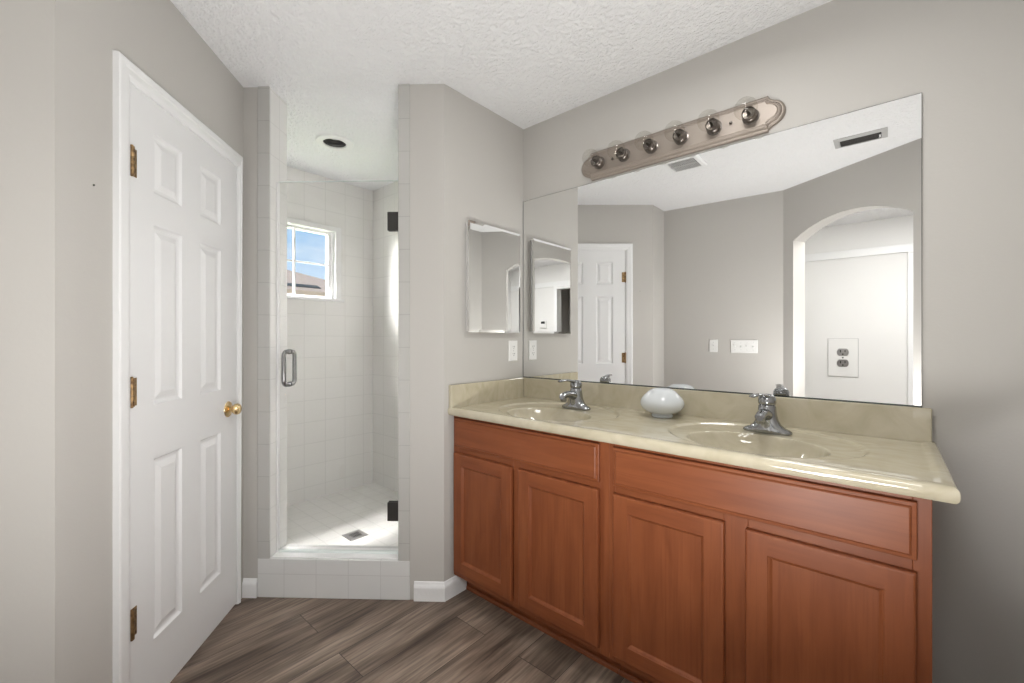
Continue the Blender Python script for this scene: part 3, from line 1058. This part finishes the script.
# ------------------------------------------------------------------ vanity light bar
lb = empty('vanity_light', (0.842, 0, 2.101))
tag(lb, 'brushed nickel light bar with six clear globe bulbs above the mirror', 'light')
LX0, LX1, LZ = -0.447, 0.447, 0.0685


def bar_outline(ins):
    """bar with scooped corners and a bulging tip at each end"""
    hz = LZ - ins
    pr = []
    xs_ = LX1 - 0.058
    right = [(xs_ - ins * 0.2, hz)]
    for k in range(1, 6):
        t = k / 5
        right.append((xs_ + 0.020 * t ** 1.5 - ins * (0.2 + 0.5 * t), hz - (0.021 * t ** 0.75) * (hz / LZ)))
    for k in range(1, 12):
        a = PI / 2 * (1 - k / 6.0) * 0.86
        right.append((xs_ + 0.006 + 0.052 * math.cos(a) - ins * (0.55 + 0.45 * math.cos(a)), 0.0475 * math.sin(a) / math.sin(PI / 2 * 0.86) * 1.0 * (hz / LZ)))
    for k in range(5, -1, -1):
        if k == 0:
            right.append((xs_ - ins * 0.2, -hz))
        else:
            t = k / 5
            right.append((xs_ + 0.020 * t ** 1.5 - ins * (0.2 + 0.5 * t), -hz + (0.021 * t ** 0.75) * (hz / LZ)))
    left = [(-x, z) for x, z in reversed(right)]
    return right + left


mb = MB()
rings = []
for ins, h in ((0.0, 0.0), (0.0, 0.010), (0.003, 0.014), (0.007, 0.016), (0.010, 0.0155), (0.013, 0.020), (0.018, 0.0245), (0.0215, 0.0255), (0.023, 0.0240), (0.026, 0.0265)):
    rings.append([(x, -h, z) for x, z in bar_outline(ins)])
ids = mb.loft(rings, cap0=True, cap1=True)
mb.build('backplate', M['nickel'], lb)
# rope beading on the inner rim
mb = MB()
ol = bar_outline(0.0155)
acc = 0.0
per_pts = []
for (a, b) in zip(ol, ol[1:] + ol[:1]):
    L_ = math.hypot(b[0] - a[0], b[1] - a[1])
    n_ = max(1, int(L_ / 0.0062))
    for k in range(n_):
        per_pts.append((a[0] + (b[0] - a[0]) * k / n_, a[1] + (b[1] - a[1]) * k / n_))
for (x, z) in per_pts:
    mb.lathe([(0.0024, 0.0), (0.0018, 0.0014), (0.0, 0.0020)], 6, lambda a, b, c, x=x, z=z: (x + a, -0.0222 - c, z + b))
mb.build('rope_bead', M['nickel'], lb)
for i in range(6):
    sx_ = -0.3345 + i * 0.1335
    fy = lambda a, b, c, sx_=sx_: (sx_ + a, -c, b)
    s_ = MB().lathe([(0.0300, 0.0255), (0.0300, 0.029), (0.0250, 0.031), (0.0240, 0.046), (0.0265, 0.048), (0.0265, 0.053), (0.0240, 0.055), (0.0240, 0.068), (0.0220, 0.070), (0.0200, 0.064), (0.0, 0.060)], 32, fy).build('socket', M['socket'], lb)
    bp_ = [(0.0125, 0.062), (0.0135, 0.070)]
    R_ = 0.040
    for k in range(1, 17):
        a = 0.34 + (PI - 0.34) * k / 16
        bp_.append((R_ * math.sin(a), 0.1095 - R_ * math.cos(a)))
    b_ = MB().lathe(bp_, 32, fy).build('bulb', M['bulb'], s_)
    MB().lathe([(0.0, 0.061), (0.0065, 0.062), (0.005, 0.076), (0.002, 0.090), (0.0, 0.092)], 12, fy).build('filament_stem', M['socket'], s_)
for x in (-0.262, 0.262):
    MB().lathe([(0.004, 0.0255), (0.004, 0.029), (0.0055, 0.030), (0.006, 0.033), (0.004, 0.036), (0.0, 0.037)], 16, lambda a, b, c, x=x: (x + a, -c, b)).build('mounting_knob', M['socket'], lb)

# ------------------------------------------------------------------ ceiling fan grille and air register
fg = empty('exhaust_fan_grille', (0.53, -1.093, H))
tag(fg, 'square white slotted exhaust fan grille on the ceiling, seen in the mirror', 'vent')
fn = lambda a, b, h: (a, b, -h)
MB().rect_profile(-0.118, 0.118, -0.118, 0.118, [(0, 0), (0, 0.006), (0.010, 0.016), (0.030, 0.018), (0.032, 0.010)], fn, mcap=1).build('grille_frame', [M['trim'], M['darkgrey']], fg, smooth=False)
mb = MB()
for k in range(-6, 7):
    mb.box(k * 0.0128 - 0.0035, k * 0.0128 + 0.0035, -0.086, 0.086, -0.0172, -0.0105)
mb.box(-0.086, 0.086, -0.010, 0.010, -0.0178, -0.011)
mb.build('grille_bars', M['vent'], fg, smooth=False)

ar = empty('air_register', (1.453, -1.428, H))
tag(ar, 'rectangular white air supply register on the ceiling, seen in the mirror near the arch', 'vent')
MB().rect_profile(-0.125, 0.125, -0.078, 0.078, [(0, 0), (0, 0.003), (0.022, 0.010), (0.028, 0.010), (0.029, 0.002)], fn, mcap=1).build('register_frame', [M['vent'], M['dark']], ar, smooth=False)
mb = MB()
for k in range(-3, 4):
    yk = k * 0.0135
    mb.prism([(yk - 0.001, 0.0095), (yk + 0.001, 0.0095), (yk + 0.007, 0.0025), (yk + 0.005, 0.0025)], -0.094, 0.082, lambda a, b, c: (c, a, -b))
mb.build('louvre', M['darkgrey'], ar, smooth=False)
MB().box(0.086, 0.094, -0.018, 0.018, -0.016, -0.008).build('damper_lever', M['vinyl'], ar, smooth=False, bevel=0.001)

# ------------------------------------------------------------------ switches on the opposite wall (seen in the mirror)
def switch(xc, zc, w_, h_, n, label):
    s_ = empty('light_switch', (WO.a.x + xc * math.cos(WO.ang), WO.a.y + xc * math.sin(WO.ang), zc), WO.ang)
    tag(s_, label, 'switch')
    fn = lambda a, b, h: (a, h + 0.0004, b)
    cover_plate(s_, w_, h_, fn)
    for k in range(n):
        x = (k - (n - 1) / 2) * 0.046
        mb = MB()
        mb.box(x - 0.005, x + 0.005, 0.004, 0.0068, -0.012, 0.012)
        up = 1 if (k % 2 == 0) else -1
        mb.loft([[(x - 0.0045, 0.006, -0.006), (x + 0.0045, 0.006, -0.006), (x + 0.0045, 0.006, 0.006), (x - 0.0045, 0.006, 0.006)],
                 [(x - 0.0035, 0.018, up * 0.010 - 0.003), (x + 0.0035, 0.018, up * 0.010 - 0.003), (x + 0.0035, 0.018, up * 0.010 + 0.003), (x - 0.0035, 0.018, up * 0.010 + 0.003)]])
        mb.build('toggle', M['white'], s_, smooth=False)
        for z in (-0.03, 0.03):
            MB().prism([(x + 0.0024 * math.cos(2 * PI * t / 10), z + 0.0024 * math.sin(2 * PI * t / 10)) for t in range(10)], 0.0055, 0.0070, fn).build('screw', M['steel'], s_, smooth=False)
    return s_


switch(0.433, 1.176, 0.068, 0.112, 1, 'single white light switch beside the wide switch plate, seen in the mirror')
switch(0.6725, 1.172, 0.205, 0.112, 4, 'wide white switch plate with four toggles, seen in the mirror left of the arch')

# ------------------------------------------------------------------ things in the pale room beyond the arch
po = empty('wall_outlet', (1.220, FAR_Y, 1.0385))
tag(po, 'large white outlet panel with grey receptacles, seen in the mirror through the arch', 'outlet')
fn = lambda a, b, h: (a, h + 0.0004, b)
MB().rect_profile(-0.126, 0.126, -0.2, 0.2, [(0, 0), (0, 0.006), (0.003, 0.008)], fn).build('cover_plate', M['pale'], po, smooth=False)
MB().rect_profile(-0.129, 0.129, -0.203, 0.203, [(0, 0), (0, 0.004)], fn).build('plate_gasket', M['steel'], po, smooth=False)
outlet_parts(po, fn, 2.95, M['steel'], 0.008)

th = empty('thermostat', (2.78, FAR_Y, 1.48))
tag(th, 'small white thermostat with a dark display beside the far doorway, reflected in the cabinet mirror', 'thermostat')
fn = lambda a, b, h: (a, h + 0.0004, b)
MB().rect_profile(-0.065, 0.065, -0.06, 0.06, [(0, 0), (0, 0.018), (0.006, 0.024)], fn).build('thermostat_body', M['white'], th, smooth=False)
MB().rect_profile(-0.04, 0.04, 0.008, 0.048, [(0, 0.0235), (0.001, 0.0250)], fn).build('display', M['dark'], th, smooth=False)

casing('trim_8', DX0, DX1, DT2, CP, (0, FAR_Y, 0), 0.0)
d2 = struct(empty('door_2', (1.70, -4.75, 0)))
d2['label'] = 'grey six panel door in the hall beyond the far doorway'
six_panel_leaf('door_leaf', 0.0, 0.80, 0.010, 2.034, -0.035, 0.0, [(0.13, 0.34), (0.46, 0.67)], [(0.222, 0.830), (1.013, 1.617), (1.725, 1.926)], M['greydoor'], d2)
MB().lathe([(0.0, 0.052), (0.014, 0.051), (0.022, 0.046), (0.0255, 0.038), (0.024, 0.029), (0.017, 0.022), (0.0105, 0.018), (0.0105, 0.0)], 24, lambda x, y, z: (0.72 + x, z, 0.92 + y)).build('door_knob', M['brass'], d2)
ol = [(1.40, 0), (1.68, 0), (1.68, 2.05), (2.52, 2.05), (2.52, 0), (2.90, 0), (2.90, H), (1.40, H)]
struct(MB().prism(ol, -4.74, -4.80, XZ).build('wall_hall_door', M['wall'], smooth=False))

# ------------------------------------------------------------------ neighbour's house outside the shower window
hs = empty('neighbour_house', (-15.5, 1.0, -0.4))
tag(hs, 'neighbouring house with a brown shingled hip roof outside the shower window', 'house')
EZ, RZ = 2.798, 3.939
ex0, ex1, ey0, ey1 = -18.5, -12.5, -9.0, 7.449
rx, ry0, ry1 = -15.5, -5.7, 4.194
off = Vector((15.5, -1.0, 0.4))
sh = lambda p: tuple(Vector(p) + off)
mb = MB()
mb.loft([[sh((ex0 + 0.4, ey0 + 0.4, -0.4)), sh((ex1 - 0.4, ey0 + 0.4, -0.4)), sh((ex1 - 0.4, ey1 - 0.4, -0.4)), sh((ex0 + 0.4, ey1 - 0.4, -0.4))],
         [sh((ex0 + 0.4, ey0 + 0.4, EZ - 0.1)), sh((ex1 - 0.4, ey0 + 0.4, EZ - 0.1)), sh((ex1 - 0.4, ey1 - 0.4, EZ - 0.1)), sh((ex0 + 0.4, ey1 - 0.4, EZ - 0.1))]])
mb.build('house_wall', M['stucco'], hs, smooth=False)
mb = MB()
e = mb.pts([sh((ex0, ey0, EZ)), sh((ex1, ey0, EZ)), sh((ex1, ey1, EZ)), sh((ex0, ey1, EZ)), sh((rx, ry0, RZ)), sh((rx, ry1, RZ)),
            sh((ex0, ey0, EZ - 0.15)), sh((ex1, ey0, EZ - 0.15)), sh((ex1, ey1, EZ - 0.15)), sh((ex0, ey1, EZ - 0.15))])
for q in ((1, 2, 5, 4), (2, 3, 5), (3, 0, 4, 5), (0, 1, 4), (0, 6, 7, 1), (1, 7, 8, 2), (2, 8, 9, 3), (3, 9, 6, 0), (6, 9, 8, 7)):
    mb.face([e[i] for i in q])
mb.build('roof', M['shingle'], hs, smooth=False)
sl = (RZ - EZ) / 3.0
mb = MB()
zz = lambda x, d: EZ + (-12.5 - x) * sl + d
mb.loft([[sh((-13.12, 1.2, zz(-13.12, 0.01))), sh((-12.84, 1.2, zz(-12.84, 0.01))), sh((-12.84, 1.2, zz(-12.84, 0.035))), sh((-13.12, 1.2, zz(-13.12, 0.035)))],
         [sh((-13.12, 4.78, zz(-13.12, 0.01))), sh((-12.84, 4.78, zz(-12.84, 0.01))), sh((-12.84, 4.78, zz(-12.84, 0.035))), sh((-13.12, 4.78, zz(-13.12, 0.035)))]])
o = mb.build('roof_panel', M['dark'], hs, smooth=False)
o['label'] = 'dark flat panel lying along the roof slope'
